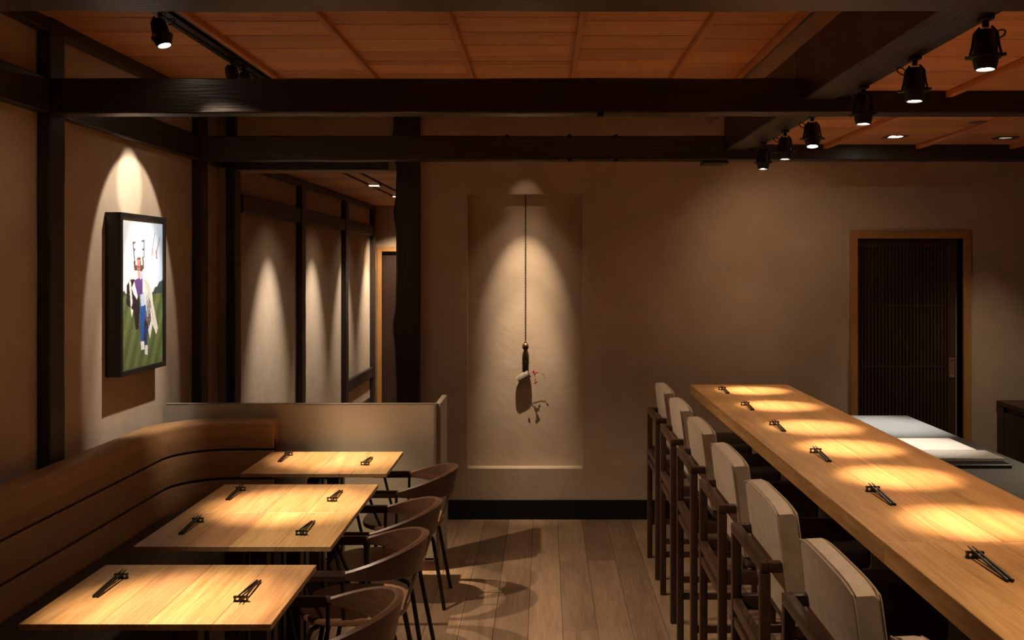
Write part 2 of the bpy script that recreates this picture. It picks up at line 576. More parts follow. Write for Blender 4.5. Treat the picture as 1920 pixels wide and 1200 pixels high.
for ba, bb in ((2.716, 4.496), (4.616, 6.471)): piece('batten', 'batten', ck, 1.385, 1.415, ba, bb, ZK - .012, ZK - .0005, 0.002)

# corridor behind the opening
CX, CE = -2.26, 13.0
fc = struct(MB().box(CX - .1, -0.8, YB + .1, CE + .1, -0.12, -0.012).build('floor_corridor', 'darkwood_y'))
for k in range(8):
    xa = CX + k * 0.172
    piece('plank', 'floor', fc, xa + .001, min(xa + .171, -0.88), YB + .101, 9.6 + (k % 3) * .5, -0.012, 0, 0.001)
    piece('plank', 'floor', fc, xa + .001, min(xa + .171, -0.88), 9.602 + (k % 3) * .5, CE, -0.012, 0, 0.001)
struct(MB().box(CX - .1, CX, WT, CE, 0, ZCO).build('wall_corridor_left', 'plaster'))
struct(MB().box(-0.88, -0.78, WT, CE, 0, ZCO).build('wall_corridor_right', 'plaster'))
EDX0, EDX1, EDZ = -2.15, -1.25, 2.0
b = MB()
b.box(CX - .1, EDX0, CE, CE + .15, 0, ZCO)
b.box(EDX0, EDX1, CE, CE + .15, EDZ, ZCO)
b.box(EDX1, -0.78, CE, CE + .15, 0, ZCO)
struct(b.build('wall_corridor_end', 'plaster'))
cc = struct(MB().box(CX - .1, -0.78, WT, CE + .15, ZCO + .012, ZCO + .1).build('ceiling_corridor', 'blackmatte'))
y = WT
while y < CE:
    y1 = min(y + .32, CE)
    piece('board', 'ceil', cc, CX, -1.745, y + .001, y1 - .002, ZCO, ZCO + .012, 0.001)
    piece('board', 'ceil', cc, -1.70, -1.60, y + .001, y1 - .002, ZCO, ZCO + .012, 0.001)
    piece('board', 'ceil', cc, -1.555, -0.88, y + .001, y1 - .002, ZCO, ZCO + .012, 0.001)
    y = y1
struct(MB().box(CX, CX + .03, WT, CE, 2.535, 2.597, 0.003, 1).build('trim_1', 'beam_y'))
struct(MB().box(CX, CX + .012, 11.1, CE, 0, 0.12, 0.002, 1).build('baseboard_corridor', 'beam_y'))


# ------------------------------------------------------------------ doors
d1 = struct(bpy.data.objects.new('door_1', None)); COL.objects.link(d1); d1.location = (2.6, YB, 0)
FW = 0.054
b = MB(); b.box(DX0 - FW, DX0, YB - .022, YB + .10, 0, DZ + FW, 0.002, 1); b.build('jamb', 'frame_z', d1)
b = MB(); b.box(DX1, DX1 + FW, YB - .022, YB + .10, 0, DZ + FW, 0.002, 1); b.build('jamb', 'frame_z', d1)
b = MB(); b.box(DX0, DX1, YB - .022, YB + .10, DZ, DZ + FW, 0.002, 1); b.build('lintel', 'frame_x', d1)
MB().box(DX0, DX1, YB + .11, YB + .16, 0, DZ).build('pocket_back', 'plaster', d1)
PX1 = 2.945
lf = MB().box(DX0 + .03, PX1, YB + .055, YB + .065, 0.02, DZ - .02).build('door_leaf', 'darkwood', d1)
b = MB(); b.box(DX0, DX0 + .034, YB + .035, YB + .075, .01, DZ - .002, 0.002, 1); b.build('stile', 'darkwood', d1)
b = MB(); b.box(PX1 - .058, PX1, YB + .035, YB + .075, .01, DZ - .002, 0.002, 1); b.build('stile', 'darkwood', d1)
for za, zb in ((DZ - .06, DZ - .002), (.01, .12)):
    b = MB(); b.box(DX0 + .034, PX1 - .058, YB + .035, YB + .075, za, zb, 0.002, 1); b.build('rail', 'darkwood', d1)
sx0, sx1, nsl = DX0 + .036, PX1 - .06, 25
pitch = (sx1 - sx0) / nsl
for k in range(nsl):
    xa = sx0 + k * pitch
    piece('slat', 'darkwood', d1, xa + pitch * .22, xa + pitch * .78, YB + .036, YB + .0545, .12, DZ - .06, 0.002)
for zz in (1.518, 1.085):
    for k in range(nsl + 1):
        xa = sx0 + k * pitch - pitch * .2
        if k in (0, nsl):
            continue
        piece('kumiko_peg', 'darkwood', d1, xa, xa + pitch * .4, YB + .036, YB + .0545, zz - .008, zz + .008)
hb = MB()
hx0, hx1, hz0, hz1 = 2.895, 2.936, 1.003, 1.148
hb.box(hx0, hx0 + .009, YB + .027, YB + .036, hz0, hz1, .002, 1)
hb.box(hx1 - .009, hx1, YB + .027, YB + .036, hz0, hz1, .002, 1)
hb.box(hx0 + .009, hx1 - .009, YB + .027, YB + .036, hz0, hz0 + .02, .002, 1)
hb.box(hx0 + .009, hx1 - .009, YB + .027, YB + .036, hz1 - .02, hz1, .002, 1)
hb.box(hx0 + .009, hx1 - .009, YB + .033, YB + .0365, hz0 + .02, hz1 - .02)
hb.build('door_handle', 'handle', d1)

d2 = struct(bpy.data.objects.new('door_2', None)); COL.objects.link(d2); d2.location = (-1.7, CE, 0)
b = MB(); b.box(EDX0 - .06, EDX0, CE - .02, CE + .1, 0, EDZ + .065, 0.002, 1); b.build('jamb', 'frame_z', d2)
b = MB(); b.box(EDX1, EDX1 + .06, CE - .02, CE + .1, 0, EDZ + .065, 0.002, 1); b.build('jamb', 'frame_z', d2)
b = MB(); b.box(EDX0, EDX1, CE - .02, CE + .1, EDZ, EDZ + .065, 0.002, 1); b.build('lintel', 'frame_x', d2)
MB().box(EDX0, EDX1, CE + .05, CE + .09, 0.01, EDZ).build('door_leaf', 'darkwood', d2)


# ------------------------------------------------------------------ timber frame
def timber(name, lab, cat, bx, mat, group=None, knots=0, bev=0.006):
    """a hewn timber: a box cut into stations whose section wanders a few millimetres"""
    x0, x1, y0, y1, z0, z1 = bx
    dims = [x1 - x0, y1 - y0, z1 - z0]
    ax = dims.index(max(dims))
    n = max(3, int(dims[ax] / 0.16))
    r = random.Random(sum(ord(c) for c in lab))
    lo, hi = [x0, y0, z0], [x1, y1, z1]
    o1, o2 = [a for a in (0, 1, 2) if a != ax]
    rings = []
    for i in range(n + 1):
        t = lo[ax] + (hi[ax] - lo[ax]) * i / n
        j = lambda: r.uniform(-.0018, .0018)
        a0, a1, c0, c1 = lo[o1] + j(), hi[o1] + j(), lo[o2] + j(), hi[o2] + j()
        ring = []
        for (p, q) in ((a0 + bev, c0), (a1 - bev, c0), (a1, c0 + bev), (a1, c1 - bev), (a1 - bev, c1), (a0 + bev, c1), (a0, c1 - bev), (a0, c0 + bev)):
            v = [0, 0, 0]
            v[ax], v[o1], v[o2] = t, p, q
            ring.append(v)
        rings.append(ring)
    m = MB()
    c = Vector(((x0 + x1) / 2, (y0 + y1) / 2, z0))
    m.loft([[Vector(v) - c for v in ring] for ring in rings])
    o = m.build(name, mat)
    o.location = c
    tag(o, lab, cat, group)
    o['kind'] = 'thing'
    return o


BZ0, BZ1 = 2.50, 2.66
XP = XL + .065
tb1 = timber('crossbeam', 'dark hewn crossbeam nearest the camera, along the very top of the picture', 'beam', (XP, XR, 2.565, 2.712, BZ0, BZ1), 'beam_x')
tb2 = timber('crossbeam', 'black hewn crossbeam running right from the tall front post, with a pale worn underside', 'beam', (XP + .002, XR, 4.50, 4.612, BZ0, BZ1), 'beam_x')  # one timber colour all round; bounced light alone pales the underside
tb3 = timber('crossbeam', 'rear black crossbeam just in front of the niche wall, with scarf joint and pegs', 'beam', (XP + .002, XR, 6.475, 6.60, BZ0, BZ1), 'beam_x')
for (px_, z_) in ((0.162, BZ0 - .008), (0.162, BZ1 - .010), (0.465, BZ0 - .008), (0.465, BZ1 - .010), (-0.25, BZ1 - .012)):
    MB().box(px_ - .012, px_ + .012, 6.470, 6.50, z_, z_ + .018, .002, 1).build('peg', 'blackmatte', tb3)
MB().box(0.238, 0.268, 4.495, 4.53, BZ0 - .012, BZ0 + .006, .002, 1).build('peg', 'blackmatte', tb2)
tag(MB().box(1.035, 1.205, 6.475, 6.60, BZ0 - .026, BZ0 - .003, .006, 1).build('corbel_block', 'beam_x'),
    'small dark corbel block under the rear crossbeam where the long beam meets it', 'block')
lb = [(0.2, 2.562, 'nearest length of the long dark beam beside the bar spotlights, at the top right corner'),
      (2.715, 4.497, 'long dark beam with pale worn underside running above the bar, front length'),  # same timber colour on every face, the underside only catches bounced light
      (4.615, 6.472, 'long dark beam above the bar, rear length ending at the corbel block')]
for ya, yb_, lab in lb:
    lo_ = timber('long_beam', lab, 'beam', (BX0, BX1, ya, yb_, 2.56, 2.81), 'beam_y', 'long beam over the bar')
    if yb_ < 6:                                # the halved joint that saddles the crossbeam
        MB().box(BX0 + .002, BX1 - .002, yb_ + .0005, yb_ + .1165 + (.034 if yb_ < 3 else 0), 2.664, 2.808, .002, 1).build('halved_joint', 'beam_y', lo_)
wb = [(0.2, 4.497, 'dark horizontal wall beam left of the tall front post'),
      (4.64, 6.472, 'dark horizontal wall beam above the framed picture'),
      (6.61, 6.975, 'short dark wall beam between the rear left post and the passage')]
for ya, yb_, lab in wb:
    timber('wall_beam', lab, 'beam', (XL + .004, XP - .004, ya, yb_, BZ0, BZ1), 'beam_y', 'beams along the left wall')
wp = [(0.2, 4.497, 'dark wall plate under the ceiling left of the tall front post'),
      (4.64, 6.472, 'dark wall plate under the ceiling above the framed picture'),
      (6.61, 6.975, 'short dark wall plate under the ceiling by the passage')]
for ya, yb_, lab in wp:
    timber('wall_plate', lab, 'beam', (XL + .001, XP - .004, ya, yb_, 2.875, ZC - .001), 'beam_y', 'wall plates of the left wall')
timber('timber_post', 'tall black front post on the left wall, left of the framed picture', 'post', (XL + .001, XP, 4.50, 4.637, 0, ZC - .001), 'beam_z')
timber('timber_post', 'black post on the left wall right of the framed picture', 'post', (XL + .001, XP, 6.475, 6.608, 0, ZC - .001), 'beam_z')
timber('timber_post', 'slim black post at the left side of the passage opening', 'post', (OX0 - .012, OX0 + .05, 6.978, 7.12, 0, ZC - .001), 'beam_z')
timber('door_header', 'black header beam across the top of the passage opening', 'beam', (OX0 + .054, -1.116, 6.985, 7.036, OZ, 2.66), 'beam_x')

# the natural-edged post right of the passage
pr = [(0, -1.045), (.35, -1.050), (.72, -1.052), (.95, -1.058), (1.22, -1.068), (1.36, -1.082), (1.42, -1.078), (1.50, -1.062),
      (1.75, -1.052), (2.05, -1.054), (2.14, -1.068), (2.20, -1.072), (2.28, -1.058), (2.50, -1.050), (2.66, -1.11), (2.70, -1.092), (2.74, -1.078), (2.80, -1.072), (2.939, -1.068)]
m = MB()
rings = []
for z, xl in pr:
    xr = -0.888
    rings.append([(xl + .012, 6.965, z), (xr - .006, 6.965, z), (xr, 6.972, z), (xr, 7.038, z), (xr - .1, 7.038, z), (xl, 7.038, z), (xl - .004, 7.01, z), (xl, 6.98, z)])
m.loft(rings)
o = m.build('timber_post', 'beam_z')
tag(o, 'thick black natural-edged post right of the passage, beside the niche wall', 'post')
o['kind'] = 'thing'

# corridor posts and rails
cp = [(8.96, 9.10, 'first black post on the passage wall counted from the opening'),
      (10.94, 11.08, 'second black post on the passage wall, in the middle'),
      (12.72, 12.86, 'last black post on the passage wall before the far door')]
for ya, yb_, lab in cp:
    timber('passage_post', lab, 'post', (CX + .001, CX + .055, ya, yb_, 0, 2.534), 'beam_z', 'posts of the passage wall')
cr_ = [(WT + .01, 8.957, 'dark rail across the first panel of the passage wall'),
       (9.103, 10.937, 'dark rail across the second panel of the passage wall'),
       (11.083, 12.717, 'dark rail high across the last panel of the passage wall')]
for ya, yb_, lab in cr_:
    timber('passage_rail', lab, 'beam', (CX + .001, CX + .045, ya, yb_, 2.20, 2.33), 'beam_y', 'rails of the passage wall')
timber('passage_rail', 'low dark rail at knee height across the last panel of the passage wall', 'beam', (CX + .001, CX + .045, 11.083, 12.717, .375, .51), 'beam_y')


# ================================================================== FURNITURE
# ------------------------------------------------------------------ banquette
def path_pts(off):
    """inner face line of the bench back, moved outward (towards the walls) by off"""
    R0 = 0.32
    xs, ye, x_end = -2.10, 5.70, -1.57
    out = []
    for yy in (0.9, 1.6, 2.3, 3.0, 3.7, 4.4, 4.9, ye - R0):
        out.append((xs - off, yy))
    cx, cy = xs + R0, ye - R0
    for k in range(1, 13):
        a = pi - (pi / 2) * k / 12
        out.append((cx + (R0 + off) * cos(a), cy + (R0 + off) * sin(a)))
    for t in (.5, 1):
        out.append((cx + (x_end - cx) * t, ye + off))
    return out


def sweep_bench(name, prof, mat, parent):
    """prof: closed list of (offset outward, z)"""
    m = MB()
    lines = [path_pts(d) for d, z in prof]
    rings = []
    for i in range(len(lines[0])):
        rings.append([(lines[k][i][0], lines[k][i][1], prof[k][1]) for k in range(len(prof))])
    m.loft(rings)
    return m.build(name, mat, parent, smooth=True)


bq = thing('banquette', 'oak banquette with curved plank back along the left wall and partition', 'bench', (-1.9, 3.4, 0))
lean = lambda z: -(0.91 - z) * 0.06
sweep_bench('backrest_plank', [(lean(.752) + .0, .752), (lean(.88), .885), (.006, .902), (.018, .910), (.118, .912), (.135, .905), (.138, .88), (.138, .80), (.03, .752)], 'bench', bq)
sweep_bench('backrest_plank', [(lean(.585), .588), (lean(.735), .732), (lean(.735) + .004, .739), (.03, .739), (.03, .588)], 'bench', bq)
sweep_bench('backrest_plank', [(lean(.43), .40), (lean(.57), .566), (lean(.57) + .004, .573), (.02, .573), (.02, .40)], 'bench', bq)
sweep_bench('back_board', [(.022, .2), (.022, .80), (.05, .80), (.05, .2)], 'blackmatte', bq)
m = MB()
m.prism([(-2.085, 0.9), (-1.58, 0.9), (-1.58, 5.66), (-1.78, 5.66), (-1.92, 5.62), (-2.04, 5.5), (-2.085, 5.36)], 'z', .385, .44, .012)
m.build('seat_cushion', 'darkleather', bq)
MB().box(-2.06, -1.66, 0.92, 5.60, 0, .384, .004, 1).build('bench_base', 'darkwood_y', bq)

# ------------------------------------------------------------------ partition
PY = 5.84
pt = thing('partition_screen', 'low grey partition screen behind the banquette and the rearmost table', 'partition', (-1.4, PY, 0))
pl = [(-2.262, .075), (-.66, .075), (-.66, .984), (-2.24, .984), (-2.254, .98), (-2.262, .968)]
MB().prism(pl, 'y', PY, PY + .04).build('panel', 'partition', pt)
MB().box(-2.24, -.66, PY + .004, PY + .036, .062, .0745).build('shadow_gap', 'blackmatte', pt)
MB().box(-2.24, -.64, PY + .002, PY + .038, 0, .0615, .002, 1).build('plinth', 'walnut', pt)
MB().box(-.659, -.642, PY - .004, PY + .044, .062, .990, .002, 1).build('edge_trim', 'part_trim', pt)
MB().box(-.655, -.622, PY + .046, PY + .43, 0, .986, .003, 1).build('return_panel', 'partition', pt)
MB().box(-2.25, -.661, PY - .001, PY + .041, .9845, .989, .001, 1).build('top_trim', 'part_trim', pt)

# ------------------------------------------------------------------ tables
TXA, TXB, TZ = -1.562, -.812, .74


def make_table(loc, y0, y1, label, seams):
    t = thing('dining_table', label, 'table', (loc[0], loc[1], 0), 'oak dining tables by the banquette')
    xs = [TXA] + seams + [TXB]
    for k in range(len(xs) - 1):
        piece('plank', 'oak_y', t, xs[k] + .0003, xs[k + 1] - .0003, y0, y1, TZ - .020, TZ, 0.0012)
    cx, cy = (TXA + TXB) / 2, (y0 + y1) / 2
    for dx in (-.052, .052):
        for dy in (-.052, .052):
            m = MB(); m.box(cx + dx - .032, cx + dx + .032, cy + dy - .032, cy + dy + .032, .05, TZ - .075, .003, 1)
            m.build('post', 'walnut_dark', t)
    # tapered arms that carry the top
    for dx in (-1, 1):
        m = MB()
        m.prism([(cx, TZ - .0755), (cx + dx * .14, TZ - .0755), (cx + dx * .31, TZ - .035), (cx + dx * .31, TZ - .0205), (cx, TZ - .0205)], 'y', cy - .03, cy + .03)
        m.build('arm', 'walnut_dark', t)
    for dy in (-1, 1):
        m = MB()
        ya = cy + dy * .0305
        m.prism([(ya, TZ - .0755), (ya + dy * .06, TZ - .0755), (ya + dy * .20, TZ - .035), (ya + dy * .20, TZ - .0205), (ya, TZ - .0205)], 'x', cx - .03, cx + .03)
        m.build('arm', 'walnut_dark', t)
    for dx, dy in ((.30, .035), (.035, .25)):
        m = MB()
        z1 = .0495 if dx > .1 else .0485
        m.box(cx - dx, cx + dx, cy - dy, cy + dy, 0.0, z1, .004, 1)
        m.build('foot', 'walnut_dark', t)
    return t


make_table((-1.187, 3.22), 2.927, 3.508, 'square oak table nearest the camera, set for two', [-1.325, -1.183, -.986])
make_table((-1.187, 3.99), 3.737, 4.252, 'front half of the pair of oak tables pushed together in the middle', [-1.36, -1.20, -1.02])
make_table((-1.187, 4.53), 4.256, 4.806, 'rear half of the pair of oak tables pushed together in the middle', [-1.39, -1.215, -1.03])
make_table((-1.187, 5.35), 5.054, 5.651, 'farthest oak table beside the grey partition screen', [-1.37, -1.18, -.99])


# ------------------------------------------------------------------ chairs
def make_chair(x, y, label):
    t = thing('armchair', label, 'chair', (x, y, 0), 'walnut armchairs at the tables')
    # seat: rounded disc, dished
    m = MB()
    n = 36
    rings = []
    for (s, z) in ((.90, .415), (.99, .424), (1.0, .437), (.985, .446), (.90, .447), (.5, .440), (.12, .438)):
        ring = []
        for k in range(n):
            a = 2 * pi * k / n
            ca, sa = cos(a), sin(a)
            e = 2 / 2.6
            px_ = math.copysign(abs(ca) ** e, ca) * .215 * s
            py_ = math.copysign(abs(sa) ** e, sa) * .225 * s
            ring.append((px_ - .005, py_, z))
        rings.append(ring)
    m.loft(rings)
    m.build('seat', 'seatwood', t, smooth=True, world=False)
    # bow: back rest growing out of the arms
    R = .245

    def sec(px_, py_, nx, ny, zt, zb, th, ov):
        # ov: outward lean of the upper edge
        zm = (zt + zb) / 2
        pts = []
        for (d, z) in ((-th / 2, zb + .006), (0, zb), (th / 2, zb + .006), (th / 2 + ov * .5, zm), (th / 2 + ov, zt - .006), (ov, zt), (-th / 2 + ov, zt - .006), (-th / 2 + ov * .45, zm)):
            pts.append((px_ + nx * d, py_ + ny * d, z))
        return pts
    rings = []
    N = 28
    for k in range(N + 1):
        a = -pi / 2 + pi * k / N
        s = cos(a)
        s2 = s ** 1.3
        zt = .640 + .082 * (s ** 1.1)
        zb = .604 - .030 * s2
        rings.append(sec(R * cos(a) * 1.0, R * sin(a), cos(a), sin(a), zt, zb, .026 + .004 * s, .030 * s2))
    m = MB(); m.loft(rings)
    m.build('backrest', 'walnut', t, smooth=True, world=False)
    for sg in (-1, 1):
        rings = []
        for xx, w in ((-.001, .026), (-.06, .030), (-.14, .034), (-.19, .034), (-.215, .026)):
            rings.append([(xx, sg * R - w / 2, .606), (xx, sg * R + w / 2, .606), (xx, sg * R + w / 2 + .002, .625), (xx, sg * R + w / 2 - .004, .640), (xx, sg * R - w / 2 + .004, .640), (xx, sg * R - w / 2 - .002, .625)])
        m = MB(); m.loft(rings)
        m.build('armrest', 'walnut_dark', t, world=False)
        MB().tube([(-.01, sg * .244, .606), (-.01, sg * .238, .52), (-.015, sg * .205, .418)], .0075, 8).build('arm_support', 'iron', t, True, False)
        MB().tube([(-.15, sg * .243, .606), (-.125, sg * .225, .52), (-.09, sg * .19, .418)], .0075, 8).build('arm_support', 'iron', t, True, False)
        MB().tube([(.245, sg * .072, .585), (.195, sg * .085, .43)], .0055, 8).build('back_support', 'rod', t, True, False)
        # bent tube legs
        MB().tube([(-.03, sg * .10, .405), (-.11, sg * .135, .402), (-.150, sg * .155, .385), (-.165, sg * .160, .35), (-.235, sg * .20, .0)], .0105, 8).build('leg', 'iron', t, True, False)
        MB().tube([(.03, sg * .10, .405), (.11, sg * .125, .402), (.155, sg * .135, .385), (.17, sg * .14, .35), (.232, sg * .178, .0)], .0105, 8).build('leg', 'iron', t, True, False)
    MB().box(-.10, .10, -.13, .13, .398, .4145, .003, 1).build('seat_plate', 'iron', t, world=False)
    return t


CHX = -.765
make_chair(CHX + .005, 5.35, 'walnut armchair at the farthest table, beside the partition')
make_chair(CHX, 4.55, 'walnut armchair at the rear half of the paired tables')
make_chair(CHX + .005, 4.00, 'walnut armchair at the front half of the paired tables')
make_chair(CHX + .012, 3.225, 'walnut armchair at the nearest table, cut off by the bottom edge')


# ------------------------------------------------------------------ chopsticks and rests
def rest_mesh():
    m = MB()
    # block with two openings and hollowed ends
    w, h, d = .023, .018, .006
    for s in (-1, 1):
        c = s * .0115
        outer = [(c - .0115, 0), (c + .0115, 0), (c + .0105, .004), (c + .009, .009), (c + .0105, .014), (c + .0115, h), (c - .0115, h), (c - .0105, .014), (c - .009, .009), (c - .0105, .004)]
        inner = [(c - .0065, .004), (c + .0065, .004), (c + .006, .006), (c + .0055, .009), (c + .006, .012), (c + .0065, .014), (c - .0065, .014), (c - .006, .012), (c - .0055, .009), (c - .006, .006)]
        n = len(outer)
        V = [[m.bm.verts.new((p[0], yy, p[1])) for p in ring] for yy in (-d, d) for ring in (outer, inner)]
        for k in range(n):
            k2 = (k + 1) % n
            m.bm.faces.new((V[0][k], V[0][k2], V[1][k2], V[1][k]))
            m.bm.faces.new((V[2][k], V[3][k], V[3][k2], V[2][k2]))
            m.bm.faces.new((V[0][k], V[2][k], V[2][k2], V[0][k2]))
            m.bm.faces.new((V[1][k], V[1][k2], V[3][k2], V[3][k]))
    return m.mesh('chopstick_rest', 'lacquer')


REST = rest_mesh()


def stick_mesh(mat):
    m = MB()
    L = .225
    prof = [(0, .0042), (.004, .0046), (.10, .0042), (.19, .0028), (.223, .0016), (.225, .001)]
    rings = []
    for yy, r in prof:
        rings.append([(r * cos(pi / 4 + k * pi / 3), -yy, r * sin(pi / 4 + k * pi / 3)) for k in range(6)])
    m.loft(rings)
    return m.mesh('chopstick', mat, smooth=True)


STICK = stick_mesh('lacquer')
SETS = []


def place_setting(x, yr, zt, sgn, where, cap=''):
    """rest at (x, yr); the thick ends lie at yr - sgn*0.2"""
    r = bpy.data.objects.new('chopstick_rest', REST)
    COL.objects.link(r)
    r.location = (x, yr, zt)
    tag(r, 'black lacquer chopstick rest ' + where, 'chopstick rest', 'chopstick rests')
    for k, (dx, nm) in enumerate(((-.0058, 'left'), (.0058, 'right'))):
        s = bpy.data.objects.new('chopstick', STICK)
        COL.objects.link(s)
        # thick end at local origin, tip along -y
        yo = yr - sgn * .195
        tilt = math.atan2(.0206 - .0048, .195)
        s.rotation_mode = 'XYZ'
        if sgn > 0:
            s.rotation_euler = (tilt, 0, pi + dx * 1.0)
            s.rotation_euler = (-tilt, 0, pi)
        else:
            s.rotation_euler = (-tilt, 0, 0)
        s.location = (x + dx, yo, zt + .0048)
        tag(s, nm + ' black chopstick of the pair ' + where, 'chopstick', 'chopsticks laid on rests')


tabs = [('on the nearest oak table', 3.352, 3.121), ('on the front half of the paired tables', 4.094, 3.897), ('on the rear half of the paired tables', 4.668, 4.457), ('on the farthest oak table', 5.54, 5.27)]
for w, yl, yr in tabs:
    place_setting(-1.440, yl, TZ, 1, w + ', banquette side')
    place_setting(-.962, yr, TZ, -1, w + ', chair side')
bars = [(1.078, 6.006), (1.082, 5.337), (1.085, 4.672), (1.09, 3.976), (1.092, 3.288), (1.105, 2.537)]
ordn = ['at the far end of the bar counter', 'second from the far end of the bar counter', 'third from the far end of the bar counter',
        'fourth from the far end of the bar counter', 'fifth from the far end of the bar counter', 'nearest to the camera on the bar counter']
BZ = 1.05
for (bx_, by_), w in zip(bars, ordn):
    place_setting(bx_, by_, BZ, 1, w)

# ------------------------------------------------------------------ bar counter
bc = thing('bar_counter', 'long thick oak bar counter of glued planks on the right', 'counter', (1.23, 3.6, 0))
bx = [.923, 1.105, 1.25, 1.395, 1.541]
for k in range(4):
    piece('plank', 'bar_y', bc, bx[k] + .0003, bx[k + 1] - .0003, 2.691, 6.28, .99, 1.05, .0015)
bx2 = [.923, 1.135, 1.26, 1.43, 1.541]
for k in range(4):
    piece('plank', 'bar_y', bc, bx2[k] + .0003, bx2[k + 1] - .0003, 0.6, 2.6895, .99, 1.05, .0015)
zz = 0.0
MB().box(1.36, 1.50, 0.7, 6.22, 0, .9895).build('core', 'blackmatte', bc)
for k in range(6):
    z0 = .10 + k * .1485
    for ya, yb_ in ((0.7, 3.4), (3.402, 6.22)):
        piece('cladding_board', 'darkwood_y', bc, 1.335, 1.3595, ya, yb_, z0 + .002, z0 + .1465, .002)
MB().box(1.345, 1.3595, .7, 6.22, 0, .099).build('kickboard', 'blackmatte', bc)
MB().box(1.335, 1.50, 6.2205, 6.24, 0, .9895, .002, 1).build('end_panel', 'darkwood', bc)

kc = thing('kitchen_counter', 'lower grey stone kitchen worktop behind the oak bar', 'counter', (1.92, 3.6, 0))
MB().box(1.52, 2.305, 1.0, 6.28, .805, .853, .003, 1).build('worktop', 'stone', kc)
MB().box(1.56, 2.27, 1.05, 6.24, .0, .8045).build('cabinet_body', 'darkwood_y', kc)
for k in range(5):
    ya = 1.06 + k * 1.035
    piece('door', 'darkwood', kc, 2.2705, 2.288, ya + .004, ya + 1.027, .08, .79, .002)

tag(MB().box(1.62, 2.19, 4.625, 5.26, .8535, .872, .003, 1).build('serving_tray', 'black'), 'wide black board lying under the two pale boards on the stone worktop', 'board')
tag(MB().box(1.64, 2.184, 4.69, 4.892, .8725, .8905, .002, 1).build('cutting_board', 'greyboard'), 'narrow grey cutting board in front of the white one', 'board')
tag(MB().box(1.64, 2.142, 4.896, 5.228, .8725, .892, .002, 1).build('cutting_board', 'whiteboard'), 'white cutting board brightly lit on the stone worktop', 'board')

cb = thing('back_cabinet', 'dark wooden cabinet against the right end of the back wall', 'cabinet', (3.6, 6.3, 0))
MB().box(3.21, 4.28, 4.0, 7.02, .815, .85, .003, 1).build('cabinet_top', 'darkwood_y', cb)
MB().box(3.23, 4.28, 4.02, 7.01, .0, .8145).build('body', 'darkwood', cb)
MB().box(3.212, 3.2295, 6.92, 7.01, 0, .8145, .002, 1).build('stile', 'darkwood', cb)
for k in range(3):
    ya = 6.915 - (k + 1) * .95
    piece('door', 'darkwood', cb, 3.215, 3.2295, ya + .004, ya + .944, .08, .78, .003)


# ------------------------------------------------------------------ bar stools
def make_stool():
    t = thing('bar_stool', '', 'bar stool', (0, 0, 0), 'bar stools along the counter')
    # local frame: x = 0 at the rear post outer face, faces +x, centred in y
    W = .232                                  # half width
    q = .032
    # padded back: slab leaning against the frame, piped along its rear and front edges
    NB = 10

    def padx(z):
        return .092 - (z - .74) * (.046 / .34)   # rear face

    rings = []
    th = .062
    for i in range(NB + 1):
        u = -W + .002 + (2 * W - .004) * i / NB
        e = abs(2 * i / NB - 1)
        crown = .012 * (1 - e ** 4)              # softly crowned top
        edge = .012 if i in (0, NB) else 0.0
        zt = 1.078 + crown - edge * .6
        zb = .742
        ring = []
        pr_ = [(0, zb), (0, .80), (-.004, .90), (0, zt - .012), (.008, zt), (th - .012, zt + .002), (th + .004, zt - .014), (th + .008 * (1 - e), .92), (th + .004, .80), (th, zb)]
        for d, z in pr_:
            dd = d
            if edge:
                dd = d * .92 + .002
            ring.append((padx(z) + dd, u, z))
        rings.append(ring)
    m = MB(); m.loft(rings)
    bp = m.build('back_cushion', 'leather', t, smooth=True, world=False)
    for d in (0.002, th):
        pts = []
        for i in range(0, 7):
            z = .75 + (1.06 - .75) * i / 6
            pts.append((padx(z) + d - .003 * (i in (2, 3)), -W + .002, z))
        for i in range(0, 13):
            u = -W + .006 + (2 * W - .012) * i / 12
            e = abs(2 * i / 12 - 1)
            z = 1.072 + .012 * (1 - e ** 4)
            pts.append((padx(z) + d, u, z))
        for i in range(6, -1, -1):
            z = .75 + (1.06 - .75) * i / 6
            pts.append((padx(z) + d - .003 * (i in (2, 3)), W - .002, z))
        MB().tube(pts, .0028, 6).build('piping', 'piping', bp, True, False)
    # seat cushion
    m = MB(); m.box(.10, .56, -W + .004, W - .004, .695, .775, .022, 3)
    m.build('seat_cushion', 'seat_leather', t, smooth=True, world=False)

    def bar(nm, x0, x1, y0, y1, z0, z1, bv=.006):
        mm = MB(); mm.box(x0, x1, y0, y1, z0, z1, bv, 2)
        return mm.build(nm, 'stoolwood', t, True, False)
    for s in (-1, 1):
        y0, y1 = (W - q, W) if s > 0 else (-W, -W + q)
        bar('leg', 0, q, y0, y1, 0, .8985)
        bar('leg', .50, .50 + q, y0, y1, 0, .694)
        bar('arm', 0 + q * .5, .073, y0, y1, .899, .930)
        bar('side_rail', q + .0005, .4995, y0, y1, .640, .690, .004)
        bar('footrest', q + .0005, .4995, y0 + .006, y1 - .006, .205, .235, .004)
    bar('top_rail', 0, q, -W, W, .899, .930)
    bar('rear_rail', 0.002, q - .002, -W + q + .0005, W - q - .0005, .645, .682, .003)
    bar('rear_rail', 0.004, q - .006, -W + q + .0005, W - q - .0005, .588, .618, .003)
    bar('front_rail', .502, .50 + q - .002, -W + q + .0005, W - q - .0005, .640, .690, .003)
    bar('front_footrest', .502, .50 + q - .002, -W + q + .0005, W - q - .0005, .255, .295, .003)
    return t


